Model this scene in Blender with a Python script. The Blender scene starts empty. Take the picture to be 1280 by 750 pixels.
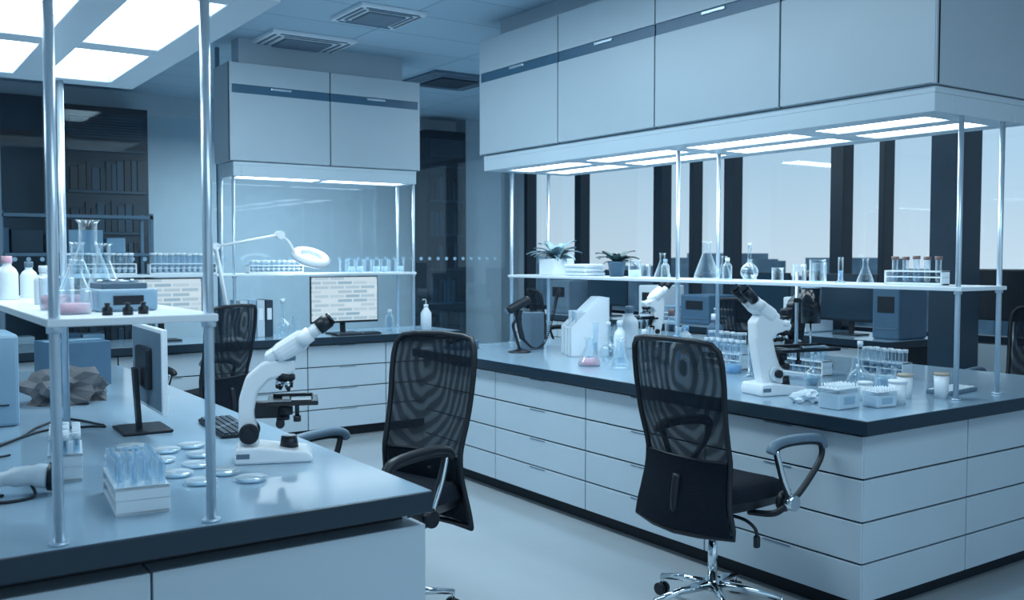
import bpy, bmesh, math, random
from mathutils import Vector, Matrix, noise
random.seed(7)
scene=bpy.context.scene
scene.view_settings.view_transform='Standard'
scene.view_settings.look='None'
scene.view_settings.exposure=.32
COL=scene.collection
# ------------------------------------------------------------ materials
def mat_new(name):
    m=bpy.data.materials.new(name); m.use_nodes=True
    nt=m.node_tree
    for n in list(nt.nodes): nt.nodes.remove(n)
    out=nt.nodes.new('ShaderNodeOutputMaterial')
    return m,nt,out
def pm(name,c,rough=.5,metal=0.,var=.06,scale=6.,bump=0.,spec=.5,em=None,ems=0.):
    m,nt,out=mat_new(name)
    b=nt.nodes.new('ShaderNodeBsdfPrincipled')
    nt.links.new(b.outputs[0],out.inputs[0])
    tc=nt.nodes.new('ShaderNodeTexCoord')
    nz=nt.nodes.new('ShaderNodeTexNoise'); nz.inputs['Scale'].default_value=scale
    nz.inputs['Detail'].default_value=3
    nt.links.new(tc.outputs['Object'],nz.inputs['Vector'])
    cr=nt.nodes.new('ShaderNodeValToRGB')
    cr.color_ramp.elements[0].position=.3; cr.color_ramp.elements[1].position=.7
    cr.color_ramp.elements[0].color=tuple(max(0,x*(1-var)) for x in c)+(1,)
    cr.color_ramp.elements[1].color=tuple(min(1,x*(1+var)) for x in c)+(1,)
    nt.links.new(nz.outputs['Fac'],cr.inputs[0])
    nt.links.new(cr.outputs[0],b.inputs['Base Color'])
    b.inputs['Roughness'].default_value=rough
    b.inputs['Metallic'].default_value=metal
    b.inputs['Specular IOR Level'].default_value=spec
    if bump:
        bp=nt.nodes.new('ShaderNodeBump'); bp.inputs['Strength'].default_value=bump
        bp.inputs['Distance'].default_value=.01
        nt.links.new(nz.outputs['Fac'],bp.inputs['Height']); nt.links.new(bp.outputs[0],b.inputs['Normal'])
    if em:
        b.inputs['Emission Color'].default_value=em+(1,); b.inputs['Emission Strength'].default_value=ems
    return m
def glassmat(name,tint=(.90,.96,.99),edge=(.88,.96,1),blend=.38,diff=.40,rough=.05):
    m,nt,out=mat_new(name)
    lw=nt.nodes.new('ShaderNodeLayerWeight'); lw.inputs['Blend'].default_value=blend
    tr=nt.nodes.new('ShaderNodeBsdfTransparent'); tr.inputs[0].default_value=tint+(1,)
    gl=nt.nodes.new('ShaderNodeBsdfGlossy'); gl.inputs[0].default_value=edge+(1,); gl.inputs['Roughness'].default_value=rough
    df=nt.nodes.new('ShaderNodeBsdfDiffuse'); df.inputs[0].default_value=edge+(1,)
    m1=nt.nodes.new('ShaderNodeMixShader'); m1.inputs[0].default_value=diff
    nt.links.new(gl.outputs[0],m1.inputs[1]); nt.links.new(df.outputs[0],m1.inputs[2])
    m2=nt.nodes.new('ShaderNodeMixShader')
    nt.links.new(lw.outputs['Facing'],m2.inputs[0])
    nt.links.new(tr.outputs[0],m2.inputs[1]); nt.links.new(m1.outputs[0],m2.inputs[2])
    nt.links.new(m2.outputs[0],out.inputs[0])
    return m
def emat(name,c,s):
    m,nt,out=mat_new(name)
    e=nt.nodes.new('ShaderNodeEmission'); e.inputs[0].default_value=c+(1,); e.inputs[1].default_value=s
    nt.links.new(e.outputs[0],out.inputs[0]); return m

M_front=pm('drawer_laminate',(.50,.60,.68),.35,var=.02,scale=2)
M_cab=pm('cabinet_laminate',(.42,.51,.58),.40,var=.02,scale=2)
M_tray=pm('light_tray_laminate',(.53,.64,.72),.40,var=.02,scale=2)
M_band=pm('cabinet_band',(.045,.12,.20),.35,var=.05)
M_dark=pm('dark_recess',(.005,.012,.022),.6)
M_edge=pm('counter_edge',(.012,.030,.050),.3,var=.08)
M_top=pm('counter_top',(.30,.43,.54),.13,var=.03,scale=3)
M_white=pm('white_plastic',(.78,.86,.92),.35,var=.02)
M_whiteg=pm('white_enamel',(.84,.90,.95),.2,var=.02)
M_alu=pm('aluminium',(.60,.72,.82),.28,metal=.6,var=.05,scale=20)
M_chrome=pm('chrome',(.75,.83,.88),.12,metal=1.,var=.03)
M_black=pm('black_plastic',(.004,.010,.019),.4,var=.2)
M_blackg=pm('black_gloss',(.003,.008,.016),.15,var=.2)
M_fabric=pm('black_fabric',(.003,.008,.016),.85,var=.4,scale=150,bump=.3,spec=.2)
M_frame=pm('chair_frame',(.003,.008,.015),.45,var=.15)
M_grey=pm('grey_plastic',(.13,.20,.27),.45,var=.08)
M_lblue=pm('pale_blue_plastic',(.30,.47,.61),.4,var=.05)
M_agar=pm('agar_gel',(.42,.55,.65),.3,var=.05)
M_glass=glassmat('lab_glass')
M_glass2=glassmat('lab_glass_frosted',(.82,.91,.97),(.88,.96,1),.45,.6,.2)
M_part=glassmat('partition_glass',(.93,.97,.99),(.7,.85,.95),.12,.03,.02)
M_pane=glassmat('window_glass',(.98,.99,1.),(.7,.85,.95),.08,.03,.02)
M_pink=pm('pink_liquid',(.72,.42,.50),.2,var=.05)
M_blueq=pm('blue_liquid',(.25,.50,.75),.2,var=.05)
M_yel=pm('amber_liquid',(.50,.44,.35),.2,var=.05)
M_capr=pm('rust_cap',(.22,.14,.14),.4,var=.1)
M_leaf=pm('leaf',(.03,.08,.09),.5,var=.35,scale=30)
M_leafp=pm('leaf_pale',(.18,.30,.36),.5,var=.25,scale=30)
M_soil=pm('soil',(.03,.03,.03),.9,var=.4,scale=60)
M_paper=pm('brown_paper',(.12,.125,.14),.8,var=.2,scale=12,bump=.3)
M_cloth=pm('white_cloth',(.66,.76,.84),.8,var=.05,scale=40,bump=.4)
M_mull=pm('window_frame_dark',(.007,.020,.036),.4,var=.1)
M_cold=pm('column_dark',(.013,.040,.070),.5,var=.1)
M_darkwall=pm('dark_wall_panel',(.012,.036,.062),.5,var=.1)
M_light=emat('light_panel',(.82,.95,1.0),5.6)
M_ring=emat('magnifier_light',(.85,.95,1.0),6)
M_book=pm('binder_dark',(.018,.040,.065),.5,var=.2)
M_bookk=pm('binder_black',(.007,.018,.032),.5,var=.2)
M_bookw=pm('binder_white',(.55,.65,.73),.5,var=.05)
M_bookb=pm('binder_blue',(.07,.15,.24),.5,var=.1)
M_build=pm('distant_building',(.20,.27,.33),.9,var=.3,scale=.2)
M_ground=pm('distant_ground',(.25,.32,.38),.9,var=.3,scale=.05)

def mesh_fabric():
    m,nt,out=mat_new('chair_mesh')
    tc=nt.nodes.new('ShaderNodeTexCoord')
    mp=nt.nodes.new('ShaderNodeMapping'); mp.inputs['Scale'].default_value=(1,1,.55)
    mp.inputs['Location'].default_value=(.27,.08,-.62)
    nt.links.new(tc.outputs['Object'],mp.inputs[0])
    w=nt.nodes.new('ShaderNodeTexWave'); w.wave_type='RINGS'; w.rings_direction='SPHERICAL'
    w.inputs['Scale'].default_value=8; w.inputs['Distortion'].default_value=3; w.inputs['Detail'].default_value=1
    w.inputs['Detail Scale'].default_value=1.5
    nt.links.new(mp.outputs[0],w.inputs[0])
    cr=nt.nodes.new('ShaderNodeValToRGB')
    cr.color_ramp.elements[0].position=.1; cr.color_ramp.elements[1].position=.8
    cr.color_ramp.elements[0].color=(.86,.86,.86,1); cr.color_ramp.elements[1].color=(.95,.95,.95,1)
    nt.links.new(w.outputs['Fac'],cr.inputs[0])
    tr=nt.nodes.new('ShaderNodeBsdfTransparent')
    b=nt.nodes.new('ShaderNodeBsdfPrincipled'); b.inputs['Base Color'].default_value=(.004,.010,.019,1); b.inputs['Roughness'].default_value=.7
    b.inputs['Specular IOR Level'].default_value=.2
    mx=nt.nodes.new('ShaderNodeMixShader')
    nt.links.new(cr.outputs[0],mx.inputs[0]); nt.links.new(tr.outputs[0],mx.inputs[1]); nt.links.new(b.outputs[0],mx.inputs[2])
    nt.links.new(mx.outputs[0],out.inputs[0]); return m
M_mesh=mesh_fabric()
def screen_mat():
    m,nt,out=mat_new('screen_spreadsheet')
    tc=nt.nodes.new('ShaderNodeTexCoord')
    br=nt.nodes.new('ShaderNodeTexBrick')
    br.inputs['Color1'].default_value=(.66,.82,.92,1); br.inputs['Color2'].default_value=(.28,.46,.60,1)
    br.inputs['Mortar'].default_value=(.62,.78,.88,1); br.inputs['Scale'].default_value=1
    br.inputs['Mortar Size'].default_value=.008; br.inputs['Brick Width'].default_value=.15; br.inputs['Row Height'].default_value=.04
    mp=nt.nodes.new('ShaderNodeMapping'); mp.inputs['Rotation'].default_value=(math.radians(90),0,0)
    nt.links.new(tc.outputs['Object'],mp.inputs[0]); nt.links.new(mp.outputs[0],br.inputs['Vector'])
    e=nt.nodes.new('ShaderNodeEmission'); e.inputs[1].default_value=.75
    nt.links.new(br.outputs[0],e.inputs[0]); nt.links.new(e.outputs[0],out.inputs[0]); return m
M_screen=screen_mat()
def ceiling_mat():
    m,nt,out=mat_new('ceiling_tiles')
    tc=nt.nodes.new('ShaderNodeTexCoord')
    br=nt.nodes.new('ShaderNodeTexBrick'); br.offset=0
    br.inputs['Color1'].default_value=(.38,.54,.66,1); br.inputs['Color2'].default_value=(.42,.58,.70,1)
    br.inputs['Mortar'].default_value=(.22,.36,.46,1); br.inputs['Scale'].default_value=1
    br.inputs['Mortar Size'].default_value=.008; br.inputs['Brick Width'].default_value=1.2; br.inputs['Row Height'].default_value=.6
    nt.links.new(tc.outputs['Object'],br.inputs['Vector'])
    b=nt.nodes.new('ShaderNodeBsdfPrincipled'); b.inputs['Roughness'].default_value=.6
    nt.links.new(br.outputs[0],b.inputs['Base Color']); nt.links.new(b.outputs[0],out.inputs[0]); return m
M_ceil=ceiling_mat()
M_floor=pm('floor_vinyl',(.38,.43,.47),.16,var=.05,scale=1.2)
M_wall=pm('wall_paint',(.42,.52,.59),.6,var=.03)
# ------------------------------------------------------------ builder
class B:
    def __init__(s,name): s.name=name; s.V=[]; s.F=[]; s.MI=[]; s.SM=[]; s.mats=[]
    def mi(s,m):
        if m not in s.mats: s.mats.append(m)
        return s.mats.index(m)
    def put(s,tb,mat,M=None,smooth=None):
        if M is not None: tb.transform(M)
        o=len(s.V); tb.verts.index_update()
        s.V+=[v.co[:] for v in tb.verts]
        k=s.mi(mat)
        for f in tb.faces:
            s.F.append([v.index+o for v in f.verts]); s.MI.append(k)
            s.SM.append(f.smooth if smooth is None else smooth)
        tb.free()
    def box(s,c,d,mat,bev=0.,M=None,seg=2):
        tb=bmesh.new(); bmesh.ops.create_cube(tb,size=1)
        bmesh.ops.scale(tb,vec=d,verts=tb.verts)
        if bev>0: 
            bmesh.ops.bevel(tb,geom=list(tb.edges),offset=min(bev,min(d)*.49),segments=seg,affect='EDGES',profile=.5)
        T=Matrix.Translation(c)
        s.put(tb,mat,T if M is None else T@M)
        return s
    def bx(s,x0,x1,y0,y1,z0,z1,mat,bev=0.):
        return s.box(((x0+x1)/2,(y0+y1)/2,(z0+z1)/2),(abs(x1-x0),abs(y1-y0),abs(z1-z0)),mat,bev)
    def tube(s,pts,r,mat,seg=10,closed=False,caps=True):
        P=[Vector(p) for p in pts]; n=len(P)
        R=r if isinstance(r,(list,tuple)) else [r]*n
        tb=bmesh.new(); rings=[]
        up=None
        for i in range(n):
            a=P[i-1] if (i>0 or closed) else P[i]; b=P[(i+1)%n] if (i<n-1 or closed) else P[i]
            t=(b-a)
            if t.length<1e-9: t=Vector((0,0,1))
            t.normalize()
            if up is None:
                up=t.orthogonal().normalized()
            else:
                up=(up-t*up.dot(t))
                if up.length<1e-6: up=t.orthogonal()
                up.normalize()
            w=t.cross(up)
            rings.append([tb.verts.new(P[i]+(up*math.cos(q)+w*math.sin(q))*R[i]) for q in [2*math.pi*j/seg for j in range(seg)]])
        m=n if closed else n-1
        for i in range(m):
            A=rings[i]; C=rings[(i+1)%n]
            for j in range(seg):
                f=tb.faces.new((A[j],A[(j+1)%seg],C[(j+1)%seg],C[j])); f.smooth=True
        if caps and not closed:
            tb.faces.new(rings[0][::-1]); tb.faces.new(rings[-1])
        s.put(tb,mat); return s
    def cyl(s,a,b,r,mat,r2=None,seg=20):
        return s.tube([a,b],[r,r if r2 is None else r2],mat,seg)
    def lathe(s,prof,c,mat,seg=20,M=None,smooth=True):
        tb=bmesh.new(); rings=[]
        for (r,z) in prof:
            if r<1e-6: rings.append([tb.verts.new((0,0,z))])
            else: rings.append([tb.verts.new((r*math.cos(2*math.pi*j/seg),r*math.sin(2*math.pi*j/seg),z)) for j in range(seg)])
        for A,C in zip(rings,rings[1:]):
            for j in range(seg):
                k=(j+1)%seg
                if len(A)==1 and len(C)==1: continue
                if len(A)==1: f=tb.faces.new((A[0],C[k],C[j]))
                elif len(C)==1: f=tb.faces.new((A[j],A[k],C[0]))
                else: f=tb.faces.new((A[j],A[k],C[k],C[j]))
                f.smooth=smooth
        T=Matrix.Translation(c)
        s.put(tb,mat,T if M is None else T@M); return s
    def extr(s,pts,y0,y1,mat,bev=0.,M=None,axis='y'):
        tb=bmesh.new()
        if axis=='y': a=[tb.verts.new((p[0],y0,p[1])) for p in pts]; b=[tb.verts.new((p[0],y1,p[1])) for p in pts]
        elif axis=='z': a=[tb.verts.new((p[0],p[1],y0)) for p in pts]; b=[tb.verts.new((p[0],p[1],y1)) for p in pts]
        else: a=[tb.verts.new((y0,p[0],p[1])) for p in pts]; b=[tb.verts.new((y1,p[0],p[1])) for p in pts]
        n=len(pts); tb.faces.new(a); tb.faces.new(b[::-1])
        for i in range(n): tb.faces.new((a[i],b[i],b[(i+1)%n],a[(i+1)%n]))
        bmesh.ops.recalc_face_normals(tb,faces=tb.faces)
        if bev: bmesh.ops.bevel(tb,geom=list(tb.edges),offset=bev,segments=2,affect='EDGES',profile=.5)
        s.put(tb,mat,M); return s
    def grid(s,fn,nu,nv,mat):
        tb=bmesh.new()
        g=[[tb.verts.new(fn(i/nu,j/nv)) for j in range(nv+1)] for i in range(nu+1)]
        for i in range(nu):
            for j in range(nv):
                f=tb.faces.new((g[i][j],g[i+1][j],g[i+1][j+1],g[i][j+1])); f.smooth=True
        s.put(tb,mat); return s
    def blob(s,c,r,mat,amp=.3,fr=3.,sub=3,flat=True,seed=0):
        tb=bmesh.new(); bmesh.ops.create_icosphere(tb,subdivisions=sub,radius=1)
        for v in tb.verts:
            n=noise.noise(v.co*fr+Vector((seed,seed*2,0)))
            v.co*=1+amp*n
            v.co.x*=r[0]; v.co.y*=r[1]; v.co.z*=r[2]
            if flat and v.co.z<-.6*r[2]: v.co.z=-.6*r[2]
        for f in tb.faces: f.smooth=False
        s.put(tb,mat,Matrix.Translation((c[0],c[1],c[2]+(.6*r[2] if flat else 0)))); return s
    def done(s,loc=(0,0,0),rot=0.,scale=1.):
        me=bpy.data.meshes.new(s.name); me.from_pydata(s.V,[],s.F)
        for m in s.mats: me.materials.append(m)
        me.polygons.foreach_set('material_index',s.MI); me.polygons.foreach_set('use_smooth',s.SM)
        me.update()
        o=bpy.data.objects.new(s.name,me); COL.objects.link(o)
        o.location=loc; o.rotation_euler=(0,0,math.radians(rot)); o.scale=(scale,)*3
        return o
def smooth_pts(pts,n=6,closed=False):
    P=[Vector(p) for p in pts]; out=[]; m=len(P)
    rng=range(m if closed else m-1)
    for i in rng:
        if closed: p0,p1,p2,p3=P[i-1],P[i],P[(i+1)%m],P[(i+2)%m]
        else: p0,p1,p2,p3=P[max(i-1,0)],P[i],P[i+1],P[min(i+2,m-1)]
        for k in range(n):
            t=k/n
            out.append(.5*((2*p1)+(p2-p0)*t+(2*p0-5*p1+4*p2-p3)*t*t+(3*p1-p0-3*p2+p3)*t**3))
    if not closed: out.append(P[-1])
    return out
# ------------------------------------------------------------ room shell
CZ=3.45; XR=8.0; YB=11.5; XL=-3.0; YF=-3.0
B('floor').bx(XL,XR+.2,YF,YB+.2,-.1,0,M_floor).done()
B('ceiling').bx(XL,XR+.2,YF,YB+.2,CZ,CZ+.1,M_ceil).done()
B('wall_back').bx(XL,XR+.2,YB,YB+.15,0,CZ,M_wall).done()
B('wall_left').bx(XL-.15,XL,YF,YB,0,CZ,M_wall).done()
B('wall_right').bx(XR,XR+.2,YF,YB,0,.85,M_wall).bx(XR,XR+.2,YF,YB,3.15,CZ,M_wall).bx(XR,XR+.2,YF,2.2,.85,3.15,M_wall).bx(XR,XR+.2,11.3,YB,.85,3.15,M_wall).done()
b=B('wall_dark_panel'); b.bx(-1.2,1.75,YB-.12,YB-.002,0,3.3,M_darkwall)
for i in range(6): b.bx(1.0,1.66,YB-.135,YB-.121,2.80+i*.022,2.812+i*.022,M_black)
b.done()
def window(i,y0,y1,m1):
    b=B('window_%d'%i)
    b.bx(XR+.08,XR+.09,y0,y1,.86,3.14,M_pane)
    b.bx(XR+.0,XR+.12,y0,y1,.86,.92,M_mull).bx(XR+.0,XR+.12,y0,y1,3.08,3.14,M_mull)
    b.bx(XR-.04,XR+.12,y1-m1,y1,.86,3.14,M_mull,.005)
    b.done()
ys=[(2.22,3.9,.12),(3.9,5.53,.06),(5.53,6.07,.15),(6.07,7.47,.13),(7.47,8.0,.06),(8.0,8.6,.15),(8.6,10.12,.13),(10.12,11.28,.08)]
for i,(a,c,m1) in enumerate(ys): window(i+1,a,c,m1)
B('column').bx(6.6,6.85,3.9,4.15,0,CZ,M_cold,.004).done()
B('trim_1').bx(6.97,7.55,YB-.25,YB-.002,0,CZ,M_wall).done()
B('ground_outside').bx(9,400,-300,400,-12.2,-12,M_ground).done()
b=B('distant_buildings')
for i in range(70):
    y=-60+i*4.2+random.uniform(-1,1); x=random.uniform(110,190); h=random.uniform(7,14.5)
    b.bx(x,x+10,y,y+random.uniform(4,9),-12,-12+h,M_build)
b.done()
def cassette(name,x,y,s,dark=False):
    b=B(name); m=M_grey if dark else M_white
    b.bx(x-s/2,x+s/2,y-s/2,y+s/2,CZ-.03,CZ,m,.006)
    for a in (.44,.36):
        for k,(dx,dy) in enumerate(((1,0),(-1,0),(0,1),(0,-1))):
            L=a*s*.9
            if dx: b.bx(x+dx*a*s-.010,x+dx*a*s+.010,y-L,y+L,CZ-.036,CZ-.03,M_grey)
            else: b.bx(x-L,x+L,y+dy*a*s-.010,y+dy*a*s+.010,CZ-.036,CZ-.03,M_grey)
    b.bx(x-s*.28,x+s*.28,y-s*.28,y+s*.28,CZ-.045,CZ-.03,M_grey if not dark else M_book,.004)
    b.done()
cassette('ceiling_air_conditioner',3.27,8.0,.75)
cassette('ceiling_vent',3.4,6.75,.55)
cassette('ceiling_vent',5.25,8.8,.8,True)
# ------------------------------------------------------------ benches
DZ=[.088,.262,.445,.634,.826]
def drawers(b,axis,face,sgn,mods,g=.0045,hnd=True):
    for (a,c) in mods:
        for k in range(4):
            z0=DZ[k]+g; z1=DZ[k+1]-g
            if axis=='x': b.bx(a+g,c-g,face,face+sgn*.02,z0,z1,M_front,.0025)
            else: b.bx(face,face+sgn*.02,a+g,c-g,z0,z1,M_front,.0025)
            if hnd:
                mid=(a+c)/2
                if axis=='x': b.bx(mid-.08,mid+.08,face,face+sgn*.023,z1-.009,z1-.003,M_grey)
                else: b.bx(face,face+sgn*.023,mid-.08,mid+.08,z1-.009,z1-.003,M_grey)
def counter(b,x0,x1,y0,y1):
    b.bx(x0,x1,y0,y1,.835,.8985,M_edge,.004)
    b.bx(x0+.004,x1-.004,y0+.004,y1-.004,.8986,.9,M_top)
b=B('lab_island_bench')
b.bx(3.60,5.63,2.56,6.40,.085,.836,M_dark); b.bx(3.66,5.57,2.62,6.34,0,.085,M_dark)
drawers(b,'y',3.60,-1,[(2.54,3.47),(3.47,4.44),(4.44,5.41),(5.41,6.38)])
drawers(b,'y',5.63,1,[(2.54,3.47),(3.47,4.44),(4.44,5.41),(5.41,6.38)])
drawers(b,'x',2.56,-1,[(3.585,4.39),(4.39,5.0),(5.0,5.645)],hnd=False)
b.bx(3.60,5.63,6.40,6.42,.088,.826,M_front)
counter(b,3.54,5.69,2.49,6.50); b.done()
b=B('lab_island_bench')
b.bx(-.26,1.39,2.62,6.40,.085,.836,M_dark); b.bx(-.2,1.32,2.68,6.34,0,.085,M_dark)
for (a,c) in ((-.25,.62),(.62,1.424)): b.bx(a+.003,c-.003,2.53,2.62,.03,.79,M_front,.0025)
drawers(b,'y',1.39,1,[(2.62,3.55),(3.55,4.5),(4.5,5.45),(5.45,6.4)])
drawers(b,'y',-.26,-1,[(2.62,3.55),(3.55,4.5),(4.5,5.45),(5.45,6.4)])
counter(b,-.30,1.425,2.49,6.50); b.done()
b=B('lab_side_bench')
b.bx(.9,4.70,7.86,8.50,.085,.836,M_dark); b.bx(.9,4.64,7.92,8.5,0,.085,M_dark)
drawers(b,'x',7.86,-1,[(.9,1.7),(1.7,2.5),(2.5,3.25),(3.25,4.0),(4.0,4.70)])
b.bx(4.70,4.72,7.86,8.50,.088,.826,M_front)
counter(b,.86,4.76,7.78,8.52); b.done()
b=B('window_desk')
b.bx(6.95,7.75,4.7,10.2,.84,.9,M_edge,.004).bx(6.96,7.74,4.71,10.19,.9,.902,M_top)
b.bx(7.0,7.7,4.75,10.1,.08,.84,M_dark)
drawers(b,'y',7.0,-1,[(4.75+i*.89,4.75+(i+1)*.89) for i in range(6)])
b.bx(7.05,7.65,4.8,10.05,0,.085,M_dark)
b.done()
# ------------------------------------------------------------ overhead cabinets
def overhead(name,x0,x1,y0,y1,zt,splits,axis,rows,beam=.07,thin=.6,rec=.02):
    b=B(name); zb=2.40
    b.bx(x0+.02,x1-.02,y0+.02,y1-.02,zb,zt,M_cab)
    zbd=2.965; g=.006
    for a,c in zip(splits,splits[1:]):
        for side in (0,1):
            def slab(z0,z1,m,out=0.,aa=a+g,cc=c-g):
                if axis=='y':
                    if side==0: b.bx(x0-out,x0+.02,aa,cc,z0,z1,m,.002)
                    else: b.bx(x1-.02,x1+out,aa,cc,z0,z1,m,.002)
                else:
                    if side==0: b.bx(aa,cc,y0-out,y0+.02,z0,z1,m,.002)
                    else: b.bx(aa,cc,y1-.02,y1+out,z0,z1,m,.002)
            if axis=='x' and side==1: continue
            slab(zb+.004,zbd,M_cab); slab(zbd+.072,zt-.004,M_cab)
            slab(zbd,zbd+.07,M_band,-.004)
            mid=(a+c)/2; slab(zbd+.045,zbd+.062,M_alu,.006,mid-.09,mid+.09)
        if axis=='y': b.bx(x0+.017,x0+.021,a-.006,a+.006,zb,zt,M_dark)
        else: b.bx(a-.006,a+.006,y0+.017,y0+.021,zb,zt,M_dark)
    if axis=='y': b.bx(x0+.003,x1-.003,y0,y0+.02,zb,zt,M_cab); b.bx(x0+.003,x1-.003,y1-.02,y1,zb,zt,M_cab)
    else: b.bx(x0,x0+.02,y0+.003,y1-.003,zb,zt,M_cab); b.bx(x1-.02,x1,y0+.003,y1-.003,zb,zt,M_cab)
    b.bx(x0+.12,x1-.12,y0+.12,y1-.12,zt,CZ,M_cab)
    t0,t1=2.275,2.395; X0,X1,Y0,Y1=x0+.03,x1-.03,y0+.02,y1-.02
    b.bx(X0,X1,Y0,Y1,t1-.03,t1,M_tray)
    b.bx(X0,X0+beam,Y0,Y1,t0,t1-.03,M_tray,.004); b.bx(X1-beam,X1,Y0,Y1,t0,t1-.03,M_tray,.004)
    b.bx(X0+beam,X1-beam,Y0,Y0+beam,t0,t1-.03,M_tray,.004); b.bx(X0+beam,X1-beam,Y1-beam,Y1,t0,t1-.03,M_tray,.004)
    if axis=='y':
        rw=(X1-X0-beam)/rows
        for r in range(1,rows): b.bx(X0+r*rw,X0+r*rw+beam,Y0+beam,Y1-beam,t0,t1-.03,M_tray,.004)
        for q in splits[1:-1]: b.bx(X0+beam,X1-beam,q-beam*thin,q+beam*thin,t0+.004,t1-.03,M_tray)
    else:
        for q in splits[1:-1]: b.bx(q-beam*thin,q+beam*thin,Y0+beam,Y1-beam,t0+.004,t1-.03,M_tray)
    b.bx(X0+beam,X1-beam,Y0+beam,Y1-beam,t0+rec,t0+rec+.01,M_light)
    return b.done()
overhead('overhead_cabinet',4.16,5.07,2.60,6.51,3.30,[2.60,3.51,4.49,5.485,6.51],'y',2,.14,.6,.006)
overhead('overhead_cabinet',.15,1.0,2.48,4.15,3.30,[2.48,3.38,4.15],'y',2,.11,.5,.04)
overhead('overhead_cabinet',2.65,4.45,8.0,8.42,3.22,[2.65,3.55,4.45],'x',1,.07,.6,.006)
def shelf_unit(name,poles,x0,x1,y0,y1,zt=2.275):
    b=B(name)
    for (x,y) in poles:
        b.cyl((x,y,.9),(x,y,zt),.013,M_alu,seg=16)
        b.cyl((x,y,.9),(x,y,.908),.024,M_alu,seg=16)
        b.cyl((x,y,1.415),(x,y,1.449),.019,M_alu,seg=16)
    b.bx(x0,x1,y0,y1,1.430,1.45,M_white,.003)
    return b.done()
shelf_unit('glassware_shelf',[(x,y) for x in (4.43,4.80) for y in (2.63,4.55,6.45)],4.41,4.82,2.6,6.48)
shelf_unit('glassware_shelf',[(.405,2.53),(.775,2.53),(.405,4.06),(.69,4.08)],.385,.795,2.51,4.1)
shelf_unit('glassware_shelf',[(x,y) for x in (2.69,4.41) for y in (8.06,8.38)],1.3,4.43,8.04,8.4)
b=B('glass_partition')
b.bx(-2.9,5.95,8.62,8.63,0.02,2.8,M_part)
for x in (-.6,1.0,2.75,5.93): b.bx(x-.015,x+.015,8.61,8.65,0,CZ-.001,M_grey)
b.bx(-2.9,5.95,8.61,8.65,0,.03,M_alu)
for i in range(62):
    x=-.4+i*.1; b.cyl((x,8.612,1.575),(x,8.617,1.575),.018,M_lblue,seg=12)
b.done()
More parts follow.
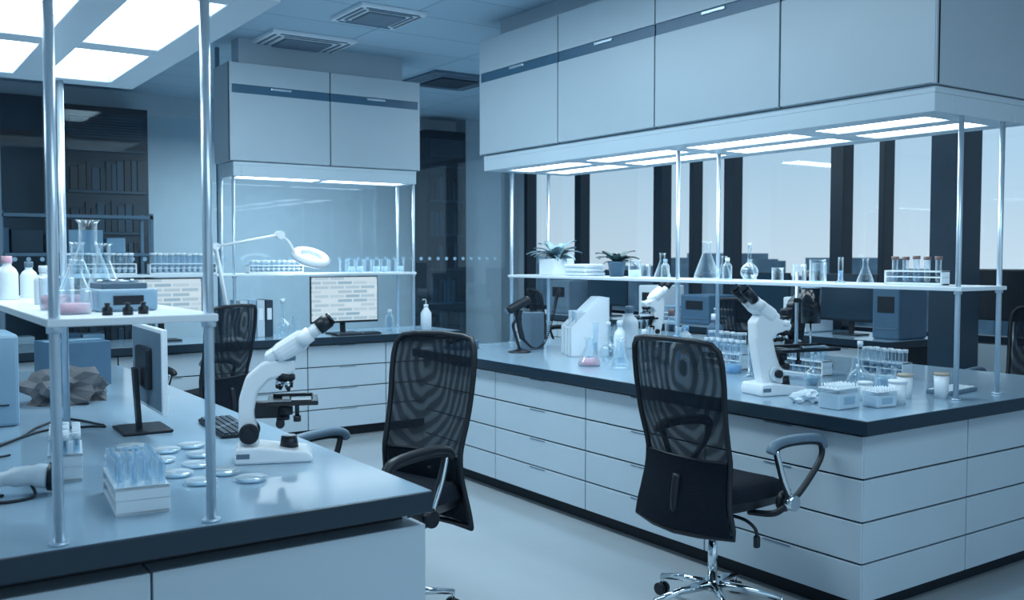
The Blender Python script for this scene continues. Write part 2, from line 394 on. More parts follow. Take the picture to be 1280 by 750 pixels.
# ------------------------------------------------------------ chairs
def office_chair(x,y,rot):
    b=B('office_chair')
    for k in range(5):
        q=math.radians(72*k+20); cx,cy=math.cos(q),math.sin(q)
        b.tube([(cx*.03,cy*.03,.125),(cx*.16,cy*.16,.115),(cx*.30,cy*.30,.085)],[.022,.018,.013],M_chrome,10)
        b.cyl((cx*.30,cy*.30,.09),(cx*.30,cy*.30,.045),.009,M_chrome,seg=8)
        for o in (-.016,.016):
            px,py=cx*.30-cy*o,cy*.30+cx*o
            b.cyl((px-(-cy)*.009,py-cx*.009,.028),(px+(-cy)*.009,py+cx*.009,.028),.028,M_black,seg=16)
    b.cyl((0,0,.10),(0,0,.15),.034,M_chrome,seg=20)
    b.cyl((0,0,.15),(0,0,.36),.021,M_chrome,seg=20); b.cyl((0,0,.34),(0,0,.47),.030,M_chrome,seg=20)
    b.box((-.02,0,.475),(.26,.16,.045),M_black,.012)
    b.tube(smooth_pts([(0,-.08,.46),(.02,-.16,.45),(.03,-.21,.42),(.03,-.22,.38)],5),.008,M_black,8)
    b.box((.03,-.22,.365),(.03,.022,.055),M_black,.008)
    def seat(u,v,top):
        a=(u*2-1); c=(v*2-1)
        sx=.265*a*math.sqrt(1-.22*c*c); sy=.26*c*math.sqrt(1-.25*a*a)
        e=max(abs(a),abs(c)); d=(1-e**6)
        z=.625-.05*max(0,a)**4+.012*(c*c) if top else .495
        zz=.56+(z-.56)*max(0,d)**.5
        return (sx+.03,sy,zz)
    b.grid(lambda u,v:seat(u,v,True),20,20,M_fabric); b.grid(lambda u,v:seat(v,u,False),20,20,M_frame)
    prof=[(.43,.28),(.48,.27),(.55,.25),(.65,.237),(.78,.235),(.92,.245),(1.06,.253),(1.15,.252),(1.21,.242),(1.235,.215)]
    def W(z):
        for (z0,w0),(z1,w1) in zip(prof,prof[1:]):
            if z<=z1+1e-9:
                t=(z-z0)/(z1-z0); return w0+(w1-w0)*t
        return prof[-1][1]
    def bp(z,yy):
        return (-.245-.13*max(0,z-.75)-.06*max(0,.62-z)+.03*math.exp(-((z-.72)/.15)**2)+.05*(yy/.25)**2, yy, z)
    zs=[.43+(1.235-.43)*i/26 for i in range(27)]
    b.grid(lambda u,v: bp(.43+.805*u,(v*2-1)*W(.43+.805*u)),26,14,M_mesh)
    b.grid(lambda u,v: tuple(Vector(bp(.43+.30*u,(v*2-1)*(W(.43+.30*u)-.004)))+Vector((-.014,0,0))),12,12,M_fabric)
    out=[bp(z,W(z)) for z in zs]+[bp(1.245,.15),bp(1.250,0),bp(1.245,-.15)]+[bp(z,-W(z)) for z in zs[::-1]]+[bp(.42,-.13),bp(.415,0),bp(.42,.13)]
    b.tube(out,.013,M_frame,8,closed=True)
    b.tube([bp(.73,y) for y in [-.225+.045*i for i in range(11)]],.008,M_frame,8)
    b.tube(smooth_pts([(-.08,0,.465),(-.20,0,.47),(-.25,0,.52),(-.235,0,.66)],6),.020,M_frame,8)
    for sg in (-1,1):
        y_=sg*.325
        loop=smooth_pts([(.02,sg*.18,.49),(.06,sg*.29,.50),(.10,y_,.56),(.06,y_,.66),(.02,y_,.775),(.05,y_,.795),(.14,y_,.80),(.28,y_,.79),(.335,y_,.765),(.325,y_,.70),(.20,y_,.59),(.12,sg*.31,.53)],6)
        b.tube(loop,.014,M_frame,8)
        pad=smooth_pts([(-.02,y_,.772),(.0,y_,.80),(.07,y_,.815),(.22,y_,.812),(.32,y_,.795),(.355,y_,.755)],6)
        b.tube(pad,[.016]+[.021]*(len(pad)-2)+[.016],M_grey if sg<0 else M_frame,10)
        b.tube(smooth_pts([(.015,y_+sg*.005,.78),(.05,y_+sg*.01,.68),(.10,y_+sg*.01,.58)],6),.010,M_chrome,8)
        b.cyl((.115,y_-sg*.02,.545),(.115,y_+sg*.03,.545),.034,M_chrome if sg<0 else M_frame,seg=20)
        b.cyl((.115,y_-sg*.04,.545),(.115,y_-sg*.02,.545),.045,M_frame,seg=20)
    return b.done((x,y,0),rot)
office_chair(3.17,3.02,3)
office_chair(1.92,3.70,196)
office_chair(2.12,7.0,120)
office_chair(6.55,3.35,185)
# ------------------------------------------------------------ microscopes
def microscope(x,y,rot,ep=1,sc=1.,stage=.16,body=None):
    b=B('microscope'); MW=body or M_whiteg
    b.extr([(-.13,0),(.14,0),(.145,.02),(.13,.038),(.03,.05),(-.05,.062),(-.125,.058),(-.135,.03)],-.085,.085,MW,.008)
    if ep>0:
        b.extr([(-.115,.05),(-.045,.05),(-.05,.10),(-.062,.18),(-.050,.25),(-.01,.295),(.06,.31),(.085,.325),(.085,.365),(.04,.375),(-.03,.36),(-.09,.31),(-.115,.23),(-.118,.12)],-.034,.034,MW,.010)
        hx=.045; bh=.07; kx=-.08
    else:
        b.extr([(-.085,.05),(.035,.05),(.03,.10),(-.005,.19),(-.03,.27),(.0,.30),(.075,.31),(.085,.345),(.03,.365),(-.04,.395),(-.10,.40),(-.135,.36),(-.13,.27),(-.11,.16),(-.095,.10)],-.038,.038,MW,.012)
        hx=.045; bh=-.075; kx=-.02
    b.cyl((hx,0,.335 if ep<0 else .365),(hx,0,.385 if ep>0 else .36),.042,M_grey if ep>0 else MW,seg=24)
    R=Matrix.Rotation(-ep*math.radians(32),4,'Y')
    b.box((bh,0,.415),(.14,.105,.072),MW,.028,R,3)
    b.box((bh-ep*.06,0,.385),(.07,.07,.05),MW,.02,R,3)
    d=Vector((ep*.80,0,.60)) if ep>0 else Vector((-.74,0,.67))
    for sg in (-1,1):
        p=Vector((bh+ep*.03,sg*.036,.430))
        b.cyl(p,p+d*.05,.027,MW,seg=20); b.cyl(p+d*.05,p+d*.10,.020,MW if ep>0 else M_black,seg=20)
        b.cyl(p+d*(.085 if ep>0 else .06),p+d*.135,.026,M_black,seg=20)
        b.cyl(p+d*.135,p+d*.147,.022,M_blackg,seg=20)
    b.lathe([(0,.02),(.036,.02),(.04,.005),(.03,-.01),(0,-.012)],(hx,0,.298),M_black,20,Matrix.Rotation(.2,4,'Y'))
    for k in range(4):
        q=k*math.pi/2+.5; v=Vector((math.cos(q)*.35,math.sin(q)*.35,-1)).normalized()
        p=Vector((hx,0,.295))+Vector((math.cos(q)*.018,math.sin(q)*.018,0)); L=.045 if k%2 else .035
        b.cyl(p,p+v*L*.6,.011,M_chrome,seg=14); b.cyl(p+v*L*.6,p+v*L,.011,M_black,.005,seg=14)
    cx=.045+(stage-.16)*.5
    b.box((cx+.02,0,.215),(stage,.17,.016),M_blackg,.003)
    b.box((cx+.02,.05,.229),(stage*.8,.014,.012),M_black,.002)
    b.box((.05,0,.224),(.026,.075,.002),M_glass)
    b.box((cx+.05,-.06,.230),(stage*.4,.02,.012),M_chrome,.002)
    b.cyl((.09,-.075,.215),(.09,-.075,.17),.008,M_black,seg=12); b.cyl((.09,-.075,.17),(.09,-.075,.15),.014,M_black,seg=12)
    b.box((-.02,0,.185),(.09,.05,.06),M_black,.006)
    b.cyl((.045,0,.21),(.045,0,.165),.030,M_black,seg=20); b.cyl((.045,0,.165),(.045,0,.145),.018,M_black,seg=16)
    b.cyl((.06,0,.045),(.06,0,.085),.034,M_black,.028,seg=24); b.cyl((.06,0,.085),(.06,0,.088),.024,M_glass2,seg=20)
    for sg in (-1,1):
        b.cyl((kx,sg*.034,.105),(kx,sg*.06,.105),.036,M_black if ep>0 else M_white,seg=24)
        b.cyl((kx,sg*.06,.105),(kx,sg*.078,.105),.020,M_black,seg=20)
        b.cyl((.03,sg*.04,.14),(.03,sg*.07,.14),.016,M_black,seg=16)
    b.box((-.1,0,.0305),(.05,.171,.022),M_grey,.003)
    return b.done((x,y,.9),rot,sc)
microscope(1.19,3.19,-22,1,.94,.18)
microscope(3.875,3.285,-12,-1,1.03,.36)
microscope(5.3,4.35,180,-1,.95,.18,M_black)
microscope(5.3,5.75,180,-1,.95,.18,M_whiteg)
# ------------------------------------------------------------ glassware
def erlen(x,y,z,h,liq=None,r=None,name='erlenmeyer_flask',mat=None):
    r=r or h*.34; b=B(name); n=r*.32; mat=mat or M_glass
    b.lathe([(0,.001),(r*.9,.001),(r,.05*h),(r*.95,.14*h),(n,.70*h),(n,.95*h),(n*1.35,h)],(0,0,0),mat,20)
    if liq: b.lathe([(0,.003),(r*.86,.003),(r*.93,.06*h),(r*.80,.25*h),(0,.25*h)],(0,0,0),liq,20)
    return b.done((x,y,z))
def beaker(x,y,z,h,r,liq=None,name='beaker',mat=None):
    b=B(name); mat=mat or M_glass
    b.lathe([(0,.001),(r*.93,.001),(r,.01),(r,h*.96),(r*1.08,h)],(0,0,0),mat,20)
    if liq: b.lathe([(0,.003),(r*.93,.003),(r*.93,h*.45),(0,h*.45)],(0,0,0),liq,20)
    return b.done((x,y,z))
def bottle(x,y,z,h,r,mat=None,cap=None,name='reagent_bottle'):
    b=B(name); mat=mat or M_white; cap=cap or M_white
    b.lathe([(0,0),(r*.95,0),(r,.03*h),(r,.6*h),(r*.8,.7*h),(r*.42,.78*h),(r*.42,.86*h)],(0,0,0),mat,20)
    b.lathe([(0,.84*h),(r*.5,.84*h),(r*.5,.99*h),(r*.42,h),(0,h)],(0,0,0),cap,16)
    return b.done((x,y,z))
def volflask(x,y,z,h,liq=None):
    b=B('volumetric_flask'); r=h*.25
    pr=[(0,.001),(r*.6,.001)]+[(r*math.cos(a),r*.95+r*math.sin(a)) for a in [math.radians(t) for t in (-50,-20,0,25,50,68)]]+[(h*.05,r*2.15),(h*.05,h*.95),(h*.07,h)]
    b.lathe(pr,(0,0,0),M_glass,20)
    b.lathe([(0,.93*h),(h*.045,.93*h),(h*.06,1.05*h),(0,1.05*h)],(0,0,0),M_white,12)
    if liq: b.lathe([(0,.003),(r*.58,.003),(r*.9,r*.7),(r*.93,r),(0,r)],(0,0,0),liq,16)
    return b.done((x,y,z))
def cylinder_grad(x,y,z,h,r,liq=None):
    b=B('graduated_cylinder')
    b.lathe([(0,0),(r*2,0),(r*2,.008),(r,.014),(r,h),(r*1.25,h+.003)],(0,0,0),M_glass2,16)
    if liq: b.lathe([(0,.015),(r*.9,.015),(r*.9,h*.5),(0,h*.5)],(0,0,0),liq,12)
    return b.done((x,y,z))
def sprayb(x,y,z,h):
    b=B('wash_bottle'); r=h*.17
    b.lathe([(0,0),(r,0),(r,.55*h),(r*.5,.68*h),(r*.35,.74*h)],(0,0,0),M_white,18)
    b.cyl((0,0,.73*h),(0,0,.82*h),r*.42,M_white,seg=14)
    b.tube(smooth_pts([(0,0,.8*h),(0,0,.93*h),(.015,0,.98*h),(.05,0,.97*h)],4),.004,M_white,8)
    return b.done((x,y,z),200)
def rack(x,y,z,rot,L,Wd,h,nx,ny,liqs=None,cap=None,tall=.03,name='test_tube_rack',tr=.0085,mat=None,tubes=1.):
    b=B(name); mat=mat or M_white
    b.box((0,0,.006),(L,Wd,.012),mat,.003); b.box((0,0,h*.55),(L,Wd,.006),mat,.002); b.box((0,0,h-.004),(L,Wd,.008),mat,.002)
    for sx in (-1,1): b.box((sx*(L/2-.005),0,h/2),(.010,Wd,h),mat,.002)
    for i in range(nx):
        for j in range(ny):
            if random.random()>tubes: continue
            px=-L/2+L*(i+.5)/nx*.94+L*.03; py=(-Wd/2+Wd*(j+.5)/ny)
            H=h+tall+random.uniform(-.003,.003)
            b.lathe([(0,.014),(tr*.7,.017),(tr,.025),(tr,H),(tr*1.15,H+.002)],(px,py,0),M_glass2,10)
            if liqs: b.lathe([(0,.016),(tr*.85,.026),(tr*.85,h*.7),(0,h*.7)],(px,py,0),random.choice(liqs),8)
            if cap: b.cyl((px,py,H-.004),(px,py,H+.014),tr*1.3,cap,seg=12)
    return b.done((x,y,z),rot)
def petri(x,y,z=.9):
    b=B('petri_dish')
    b.lathe([(0,.001),(.045,.001),(.046,.011)],(0,0,0),M_glass2,24)
    b.lathe([(.049,.003),(.049,.013),(.047,.014),(0,.014)],(0,0,0),M_glass,24)
    b.lathe([(0,.003),(.044,.003),(.044,.005),(0,.005)],(0,0,0),M_agar,24)
    b.done((x,y,z))
S=1.4505
erlen(4.55,4.82,S,.17); erlen(4.56,4.42,S,.245); erlen(4.70,4.40,S,.15)
volflask(4.58,4.08,S,.22); erlen(4.72,4.20,S,.13)
beaker(4.55,5.10,S,.12,.045,M_white); beaker(4.72,5.18,S,.09,.04); bottle(4.7,4.95,S,.13,.03,M_glass2,M_lblue)
beaker(4.54,3.54,S,.13,.045); beaker(4.66,3.62,S,.11,.04)
bottle(4.6,4.28,S,.14,.03,M_glass2,M_white); cylinder_grad(4.56,3.40,S,.14,.014,M_blueq); erlen(4.6,3.27,S,.135)
beaker(4.58,3.86,S,.08,.035); beaker(4.68,3.78,S,.10,.04)
rack(4.58,2.95,S,90,.33,.07,.075,5,1,[M_lblue,M_yel],M_capr,.06,tr=.015)
b=B('folded_towels')
for i in range(3): b.box((random.uniform(-.01,.01),0,.016+i*.03),(.2,.26,.028),M_cloth,.012)
b.done((4.6,5.72,S))
def plant(x,y,z,h,dark=False,n=26):
    b=B('potted_plant')
    if not dark:
        b.box((0,0,.065),(.2,.2,.13),M_white,.008); b.box((0,0,.131),(.18,.18,.004),M_soil); z0=.13
    else:
        b.lathe([(0,0),(.05,0),(.065,.10),(.07,.10),(.07,.11),(.06,.11),(.058,.1),(0,.1)],(0,0,0),M_bookb,18); z0=.1
    m=M_leaf if dark else M_leafp
    for i in range(n):
        q=random.uniform(0,6.28); L=h*random.uniform(.6,1.1); w=L*.16; tilt=random.uniform(.15,1.1)
        dx,dy=math.cos(q),math.sin(q)
        def fn(u,v,q=q,L=L,w=w,tilt=tilt,dx=dx,dy=dy):
            s=u*L; bend=tilt+u*.7
            r=math.sin(bend)*s+.02; zz=math.cos(bend)*s
            ww=w*math.sin(math.pi*min(1,u*.92+.06))*(v*2-1)
            return (dx*r-dy*ww,dy*r+dx*ww,z0+zz+abs(v*2-1)*w*.3)
        b.grid(fn,6,2,m)
    b.done((x,y,z))
plant(4.62,6.1,S,.21,n=34); plant(4.66,5.42,S,.15,True,30)
def scanner_stand(x,y):
    b=B('barcode_scanner')
    b.lathe([(0,0),(.085,0),(.085,.008),(.03,.018),(.015,.03),(0,.03)],(0,0,0),M_black,24)
    b.tube(smooth_pts([(0,0,.02),(-.03,0,.12),(-.05,0,.2),(-.02,0,.24)],6),.011,M_black,10)
    b.tube(smooth_pts([(.02,0,.10),(.0,0,.18),(-.01,0,.26),(.0,0,.31)],6),[.020]*10+[.024]*9,M_black,12)
    b.box((-.01,0,.345),(.19,.08,.062),M_black,.022,Matrix.Rotation(math.radians(-28),4,'Y'))
    b.box((-.098,0,.298),(.008,.060,.040),M_grey,.003,Matrix.Rotation(math.radians(-28),4,'Y'))
    ctr=smooth_pts([(.02,0,.10),(.10,.0,.03),(.18,.0,.06),(.24,-.02,.25),(.27,-.02,.38),(.29,-.03,.46)],14)
    pts=[]
    for i,p in enumerate(ctr):
        for k in range(6):
            q=2*math.pi*k/6; pts.append(p+Vector((math.cos(q)*.012,math.sin(q)*.012,k*.0005)))
    b.tube(pts,.0032,M_black,5)
    b.done((x,y,.9),-20)
scanner_stand(4.02,5.75)
b=B('magazine_file')
P=[(0,0),(.28,0),(.28,.41),(.22,.41),(0,.20)]
for k in range(3):
    o=k*.10
    b.extr(P,o,o+.004,M_white); b.extr(P,o+.086,o+.09,M_white)
    b.box((.14,o+.045,.003),(.28,.09,.006),M_white); b.box((.277,o+.045,.205),(.006,.09,.41),M_white); b.box((.003,o+.045,.10),(.006,.09,.20),M_white)
    b.box((.15,o+.045,.16),(.2,.06,.30),[M_bookw,M_lblue,M_bookw][k])
b.done((4.12,5.28,.9),-25)
b=B('tissue_box'); b.box((0,0,.14),(.13,.13,.28),M_grey,.006); b.box((0,0,.281),(.07,.04,.004),M_dark); b.done((4.24,5.9,.9),0)
b=B('desk_telephone'); b.extr([(-.1,0),(.1,0),(.1,.07),(-.1,.03)],-.09,.09,M_bookb,.006); b.box((0,.06,.07),(.2,.045,.03),M_black,.012,Matrix.Rotation(-.2,4,'Y')); b.done((3.80,6.2,.9),0)
erlen(3.90,4.80,.9,.18,M_pink,.075); erlen(3.95,4.56,.9,.19,None,.065); erlen(4.1,4.72,.9,.15); erlen(4.12,4.5,.9,.16)
volflask(4.17,4.93,.9,.25); bottle(4.3,4.72,.9,.22,.04,M_glass2,M_white); bottle(4.30,4.42,.9,.20,.045,M_white,M_lblue)
beaker(4.2,4.28,.9,.13,.05); beaker(4.52,4.9,.9,.15,.055,M_white); erlen(4.62,4.7,.9,.22); erlen(4.66,5.12,.9,.25); bottle(4.5,5.2,.9,.24,.05,M_glass2,M_blueq)
rack(4.52,4.22,.9,90,.34,.09,.10,6,2,[M_lblue,M_yel,M_pink],M_white,.07,tr=.013)
rack(4.68,3.72,.9,90,.30,.09,.09,6,2,[M_blueq,M_yel],M_lblue,.06,tr=.012)
rack(4.95,4.6,.9,90,.34,.09,.10,6,2,[M_blueq],M_white,.07,tr=.013)
bottle(5.2,4.95,.9,.28,.06,M_bookb,M_white); bottle(5.1,5.3,.9,.3,.05,M_glass2,M_capr); beaker(4.36,4.0,.9,.12,.05,M_blueq)
bottle(4.05,4.1,.9,.15,.03,M_glass2,M_yel); beaker(3.93,4.0,.9,.1,.04); bottle(4.35,5.02,.9,.26,.045,M_white,M_white)
cylinder_grad(4.05,4.92,.9,.26,.018,M_lblue); cylinder_grad(4.22,4.58,.9,.24,.016); cylinder_grad(4.12,4.22,.9,.27,.018,M_blueq); cylinder_grad(4.33,3.84,.9,.25,.016)
beaker(4.42,4.62,.9,.16,.05,M_white); beaker(4.0,4.38,.9,.10,.045,M_white); erlen(4.2,4.08,.9,.15); bottle(4.95,5.0,.9,.2,.05,M_white,M_blueq)
bottle(4.9,5.55,.9,.32,.07,M_white,M_grey); erlen(4.6,5.4,.9,.2); beaker(4.62,5.62,.9,.12,.05,M_white)
rack(4.98,3.4,.9,90,.3,.09,.09,6,2,[M_lblue],M_white,.06,tr=.013)
b=B('overhead_stirrer'); b.box((0,0,.012),(.20,.26,.024),M_black,.006); b.cyl((.0,.08,.02),(0,.08,.60),.011,M_alu)
b.cyl((0,-.03,.28),(0,-.03,.50),.060,M_blackg,seg=28); b.cyl((0,-.03,.50),(0,-.03,.515),.062,M_alu,seg=28); b.cyl((0,-.03,.515),(0,-.03,.61),.061,M_blackg,.054,seg=28)
b.cyl((0,-.03,.05),(0,-.03,.28),.006,M_chrome); b.box((0,.035,.42),(.03,.12,.03),M_black,.004); b.done((4.98,3.96,.9),0)
volflask(4.30,3.08,.9,.25); volflask(4.17,3.0,.9,.15,M_glass2); beaker(4.30,2.94,.9,.10,.045); erlen(4.43,3.2,.9,.16); beaker(4.47,3.04,.9,.12,.05); erlen(4.18,2.89,.9,.10); volflask(4.30,3.38,.9,.18,M_lblue)
def tipbox(x,y,rot,w,d,h,name='pipette_tip_box'):
    b=B(name); b.box((0,0,h*.4),(w,d,h*.8),M_glass2,.006); b.box((0,0,h*.32),(w*.96,d*.96,h*.6),M_white,.004)
    b.box((0,0,h*.82),(w*1.02,d*1.02,h*.06),M_white,.002); b.box((0,-d*.5,h*.35),(w*.5,.003,h*.3),M_lblue,.001)
    for i in range(8):
        for j in range(5):
            b.cyl((-w/2+w*(i+.5)/8,-d/2+d*(j+.5)/5,h*.8),(-w/2+w*(i+.5)/8,-d/2+d*(j+.5)/5,h),.004,M_white,seg=6)
    b.done((x,y,.9),rot)
tipbox(3.76,2.80,0,.16,.11,.115); tipbox(3.95,2.72,-8,.13,.09,.09)
b=B('crumpled_gloves'); b.blob((0,0,0),(.07,.05,.035),M_cloth,.9,3.,3,seed=3); b.blob((.05,.03,0),(.045,.04,.03),M_cloth,.9,3.5,3,seed=9); b.done((3.76,3.0,.9))
def cup(x,y,h,r,cap):
    b=B('specimen_cup'); b.lathe([(0,0),(r*.85,0),(r,h),(0,h)],(0,0,0),M_white,20); b.lathe([(0,h),(r*1.06,h),(r*1.06,h+.012),(r,h+.014),(0,h+.014)],(0,0,0),cap,20); b.done((x,y,.9))
cup(4.09,2.72,.10,.042,M_white); cup(4.27,2.80,.11,.036,M_yel); cup(4.42,2.70,.115,.036,M_yel); cup(4.05,2.87,.08,.035,M_white)
b=B('desk_calculator'); b.box((0,0,.010),(.30,.13,.02),M_grey,.004)
for i in range(12):
    for j in range(4): b.box((-.13+i*.0235,-.045+j*.03,.022),(.018,.022,.006),M_white,.002)
b.done((4.68,2.80,.9),6)
# ------------------------------------------------------------ left island objects
def monitor(x,y,z,rot,w,h,zb,name='computer_monitor',scr=None,white=False):
    b=B(name); fr=M_white if white else M_black; sc=scr or M_screen
    b.box((0,0,zb+h/2),(w,.022,h),fr,.005); b.box((0,-.0115,zb+h/2+.005),(w-.02,.002,h-.03),sc)
    if white: b.box((0,.0115,zb+h/2),(w-.03,.002,h-.03),M_grey)
    b.box((0,.02,zb+h*.5),(w*.4,.03,h*.5),M_black,.01)
    b.box((0,.05,(zb+h*.5)/2),(.05,.018,zb+h*.5),M_black,.004,Matrix.Rotation(-.06,4,'X'))
    b.box((0,.03,.006),(w*.42,.19,.012),M_black,.004)
    return b.done((x,y,z),rot)
monitor(.99,4.02,.901,88,.54,.33,.09,white=True)
def keyboard(x,y,rot,z=.9):
    b=B('keyboard'); b.box((0,0,.009),(.43,.14,.014),M_black,.004)
    for i in range(16):
        for j in range(5): b.box((-.20+i*.0265,-.05+j*.025,.019),(.021,.020,.008),M_grey if (i+j)%9==0 else M_book,.002)
    b.done((x,y,z),rot)
keyboard(1.25,3.86,85)
rack(.66,2.86,.9,84,.32,.14,.075,9,4,[M_white],None,.06,tr=.0100,tubes=.9)
rack(.56,3.35,.9,80,.26,.10,.085,7,3,[M_white],M_white,.05,tr=.010)
for (x,y) in ((.88,2.97),(1.02,2.92),(.85,3.12),(.98,3.06),(.94,3.22),(.86,3.36),(1.0,3.38),(.76,3.52),(.92,3.52),(.83,3.66),(1.02,3.56)): petri(x,y)
b=B('handheld_dispenser')
b.tube(smooth_pts([(-.14,0,.03),(-.05,0,.045),(.04,0,.055),(.10,0,.05)],5),[.016]*4+[.022]*4+[.03]*4+[.036]*4,M_white,14)
b.cyl((.10,0,.05),(.125,0,.048),.042,M_black,seg=20)
b.tube(smooth_pts([(.05,0,.03),(.07,-.06,.006),(.0,-.11,.005),(-.06,-.07,.005),(-.02,-.02,.005)],6),.005,M_black,6)
b.blob((-.08,0,0),(.05,.03,.025),M_white,.1,1,2); b.done((.38,3.14,.9),-20)
b=B('power_cables')
b.tube(smooth_pts([(-.1,2.9,.906),(.1,3.5,.906),(.40,3.9,.906),(.62,4.2,.906),(.78,4.2,.906),(.85,4.16,.906)],8),.005,M_black,6)
b.tube(smooth_pts([(-.2,3.6,.906),(.2,3.75,.906),(.5,4.05,.906),(.62,4.3,.906),(.75,4.45,.906),(.85,4.2,.906)],8),.005,M_black,6)
b.tube(smooth_pts([(.12,2.7,.906),(.22,3.1,.906),(.25,3.6,.906),(.45,3.75,.906)],8),.004,M_black,6)
b.done()
b=B('lab_instrument'); b.box((0,0,.19),(.42,.34,.38),M_lblue,.015); b.box((-.02,-.172,.25),(.26,.006,.14),M_grey,.003); b.box((0,-.172,.09),(.34,.006,.006),M_dark); b.done((.36,4.58,.9),0)
b=B('crumpled_packing_paper'); b.blob((0,0,0),(.15,.14,.10),M_paper,.8,2.2,3,seed=4); b.blob((.12,.05,0),(.10,.1,.08),M_paper,.8,2.5,3,seed=6); b.done((.82,5.0,.9))
b=B('cardboard_box'); b.box((0,0,.12),(.3,.3,.24),M_bookb,.004); b.box((0,0,.241),(.3,.05,.003),M_lblue); b.done((1.0,5.7,.9),10)
erlen(.66,3.45,S,.27,None,.09); erlen(.66,3.22,S,.19); beaker(.475,2.72,S,.06,.052,M_pink)
beaker(.48,2.95,S,.09,.045,M_pink); erlen(.68,3.75,S,.2); erlen(.56,3.10,S,.14,M_pink,.05)
bottle(.45,3.72,S,.15,.035,M_white,M_pink); bottle(.50,3.30,S,.12,.028,M_white,M_white,name='dropper_bottle'); bottle(.54,3.88,S,.13,.03,M_white,M_grey)
b=B('digital_scale'); b.box((0,0,.03),(.16,.18,.06),M_lblue,.008); b.cyl((0,.01,.075),(0,.01,.085),.055,M_chrome,seg=24); b.box((0,-.091,.03),(.08,.003,.025),M_dark); b.box((0,.0,.068),(.12,.12,.016),M_grey,.002); b.done((.62,2.84,S),4)
for (x,y) in ((.54,2.60),(.585,2.58),(.63,2.61)):
    b=B('calibration_weight'); b.lathe([(0,0),(.013,0),(.013,.018),(.006,.022),(.008,.03),(0,.032)],(0,0,0),M_black,14); b.done((x,y,S))
# ------------------------------------------------------------ back bench objects
monitor(3.68,8.02,.901,0,.66,.42,.10); keyboard(3.72,7.86,0)
monitor(2.12,8.15,.901,3,.66,.36,.16)
b=B('ring_binders')
for i,m in enumerate((M_bookw,M_lblue,M_bookw,M_book)):
    b.box((i*.075,0,.16),(.068,.26,.32),m,.005); b.box((i*.075,-.131,.2),(.04,.003,.10),M_white)
b.done((2.78,8.22,.9))
b=B('magnifier_lamp')
b.lathe([(0,0),(.09,0),(.09,.015),(.02,.03),(0,.03)],(0,0,0),M_whiteg,20)
for o in (-.022,.022):
    b.cyl((0,o,.03),(-.13,o,.78),.011,M_whiteg,seg=8); b.cyl((-.13,o,.78),(.42,o,.88),.011,M_whiteg,seg=8)
b.cyl((-.13,-.03,.78),(-.13,.03,.78),.03,M_whiteg); b.cyl((.42,-.04,.88),(.42,.04,.88),.035,M_whiteg)
b.tube(smooth_pts([(.42,0,.88),(.50,0,.82),(.56,0,.71)],5),.014,M_whiteg,8)
T=Matrix.Rotation(.45,4,'X')@Matrix.Rotation(.1,4,'Y')
b.lathe([(.10,-.03),(.165,-.025),(.175,.01),(.15,.03),(.10,.025),(.10,-.03)],(.70,0,.69),M_whiteg,32,T)
b.lathe([(.105,-.032),(.155,-.030)],(.70,0,.69),M_ring,32,T); b.lathe([(.105,.027),(.145,.031)],(.70,0,.69),M_ring,32,T)
b.lathe([(0,.012),(.10,.0)],(.70,0,.69),M_glass2,32,T)
b.done((2.62,7.92,.9))
for i in range(8): 
    beaker(3.75+i*.085,8.2,S,.12,.035,M_white if i%3 else None,name='specimen_jar',mat=M_glass2)
rack(1.65,8.2,S,0,.55,.09,.09,11,2,[M_white],M_white,.07,tr=.018); rack(2.3,8.2,S,0,.55,.09,.09,11,2,[M_white],M_white,.07,tr=.018)
rack(3.1,8.2,S,0,.5,.09,.07,10,2,[M_white],M_white,.03,tr=.014)
sprayb(4.48,7.95,.9,.3); erlen(3.22,8.05,.9,.2,None); volflask(3.06,7.92,.9,.32)
bottle(4.2,8.15,.9,.2,.04,M_glass2,M_white)
# ------------------------------------------------------------ far furniture
def tallcab(x0,x1,y0,y1,h,name='tall_storage_cabinet'):
    b=B(name); b.bx(x0,x1,y0+.02,y1,0,h,M_bookk); n=7
    for k in range(n):
        z0=.06+k*(h-.1)/n
        b.bx(x0+.03,x1-.03,y0,y0+.03,z0,z0+.03,M_darkwall)
        if k==n-1:
            for i in range(8): b.bx(x0+.05,x1-.05,y0+.005,y0+.03,z0+.15+i*.03,z0+.165+i*.03,M_book)
            continue
        xx=x0+.05
        while xx<x1-.1:
            w=random.uniform(.05,.09); hh=random.uniform(.24,.34)
            b.bx(xx,xx+w*.9,y0+.0,y0+.05,z0+.03,z0+.03+hh,random.choice([M_bookk,M_darkwall,M_black]),.003); xx+=w
    b.done()
tallcab(6.25,6.85,11.05,11.45,3.25,'bookcase'); tallcab(1.9,2.75,11.05,11.45,3.2,'bookcase')
b=B('storage_shelf')
for z in (.1,.6,1.1,1.6,1.95): b.bx(-.2,2.4,9.5,9.9,z,z+.03,M_grey)
for x in (-.2,1.1,2.37): b.bx(x,x+.03,9.5,9.53,0,2.0,M_grey); b.bx(x,x+.03,9.87,9.9,0,2.0,M_grey)
for z in (.13,.63,1.13,1.63):
    x=-.1
    while x<2.2:
        w=random.uniform(.12,.35); h=random.uniform(.1,.28)
        if random.random()<.8: b.bx(x,x+w*.9,9.6,9.82,z,z+h,random.choice([M_bookb,M_book,M_darkwall,M_bookw,M_lblue]),.006)
        x+=w
b.done()
M_off=pm('screen_off',(.02,.045,.07),.15)
for (y,r) in ((5.35,-90),(6.3,-90),(8.65,-80)): monitor(7.3,y,.903,r,.60,.42,.12,scr=M_off)
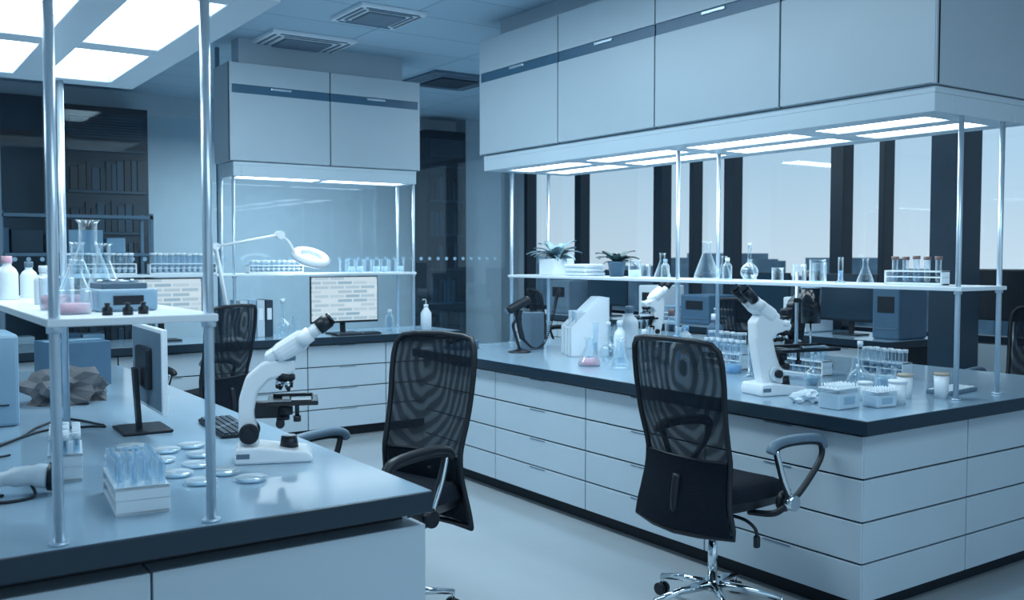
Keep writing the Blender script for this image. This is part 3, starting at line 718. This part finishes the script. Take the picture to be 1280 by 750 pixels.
for (y,w,h,m) in ((4.88,.26,.45,M_bookb),(5.83,.26,.32,M_white),(7.1,.4,.3,M_bookb),(7.8,.3,.38,M_white),(9.4,.4,.4,M_grey)):
    b=B('lab_instrument'); b.box((0,0,h/2),(.4,w,h),m,.015); b.box((-.202,0,h*.65),(.006,w*.6,h*.3),M_dark,.002); b.box((-.2,0,h*.2),(.01,w*.8,.01),M_grey); b.done((7.35,y,.903))
rack(7.2,6.75,.903,90,.2,.1,.1,6,2,None,M_white,.06,tr=.013); rack(7.2,7.47,.903,90,.2,.1,.1,6,2,None,M_lblue,.06,tr=.013)
b=B('wheeled_display'); b.box((0,0,1.3),(.05,.6,.4),M_black,.01); b.cyl((.0,0,.05),(0,0,1.15),.02,M_alu); b.box((0,0,.03),(.4,.5,.05),M_black,.01); b.done((7.35,3.9,0))
office_chair(6.3,5.5,10)
office_chair(6.3,8.3,-20)
# ------------------------------------------------------------ world and lights
w=bpy.data.worlds.new('World'); scene.world=w; w.use_nodes=True; nt=w.node_tree
for n in list(nt.nodes): nt.nodes.remove(n)
out=nt.nodes.new('ShaderNodeOutputWorld'); bg=nt.nodes.new('ShaderNodeBackground')
tc=nt.nodes.new('ShaderNodeTexCoord'); sp=nt.nodes.new('ShaderNodeSeparateXYZ'); cr=nt.nodes.new('ShaderNodeValToRGB')
nt.links.new(tc.outputs['Generated'],sp.inputs[0]); nt.links.new(sp.outputs['Z'],cr.inputs[0])
e=cr.color_ramp.elements; e[0].position=0.; e[0].color=(.50,.64,.74,1); e[1].position=.5; e[1].color=(.22,.42,.60,1)
x=e.new(.09); x.color=(.38,.56,.70,1)
nt.links.new(cr.outputs[0],bg.inputs[0]); bg.inputs[1].default_value=.95; nt.links.new(bg.outputs[0],out.inputs[0])
def area(name,loc,sx,sy,pw,rot=(0,0,0),c=(.70,.90,1)):
    l=bpy.data.lights.new(name,'AREA'); l.shape='RECTANGLE'; l.size=sx; l.size_y=sy; l.energy=pw; l.color=c
    o=bpy.data.objects.new(name,l); COL.objects.link(o); o.location=loc; o.rotation_euler=rot; return o
area('fill_light',(2.4,5.0,CZ-.05),.5,3.5,85)  # added fill over the aisle, out of view, no fixture
area('fill_light',(2.4,.3,CZ-.05),3.0,1.5,50)  # broad fill added near the camera, above the view
area('fill_light',(5.9,6.5,CZ-.05),.5,4,60)  # fill added on the window side, hidden behind the overhead cabinet
B('added_light_housing').bx(3.2,4.7,9.3,9.7,3.0,3.04,M_grey,.004).bx(3.3,3.32,9.49,9.51,3.04,CZ,M_grey).bx(4.58,4.6,9.49,9.51,3.04,CZ,M_grey).done()  # made-up housing to hang the hidden fill light from
area('back_fill_light',(3.95,9.5,2.99),1.4,.35,80)  # added fill for the back area, hidden behind the overhead cabinet
area('fill_light',(-1.5,6,CZ-.05),.6,4,60)  # fill added beyond the left of the view, no fixture
# camera
cam=bpy.data.cameras.new('Camera'); co=bpy.data.objects.new('Camera',cam); COL.objects.link(co)
cam.sensor_width=36; cam.lens=1207/1280*36; cam.clip_start=.05; cam.clip_end=1000
co.location=(0,0,1.6); co.rotation_euler=(math.radians(90-2.6),0,math.radians(-34.5))
cam.dof.use_dof=True; cam.dof.focus_distance=4.4; cam.dof.aperture_fstop=4.5
scene.camera=co
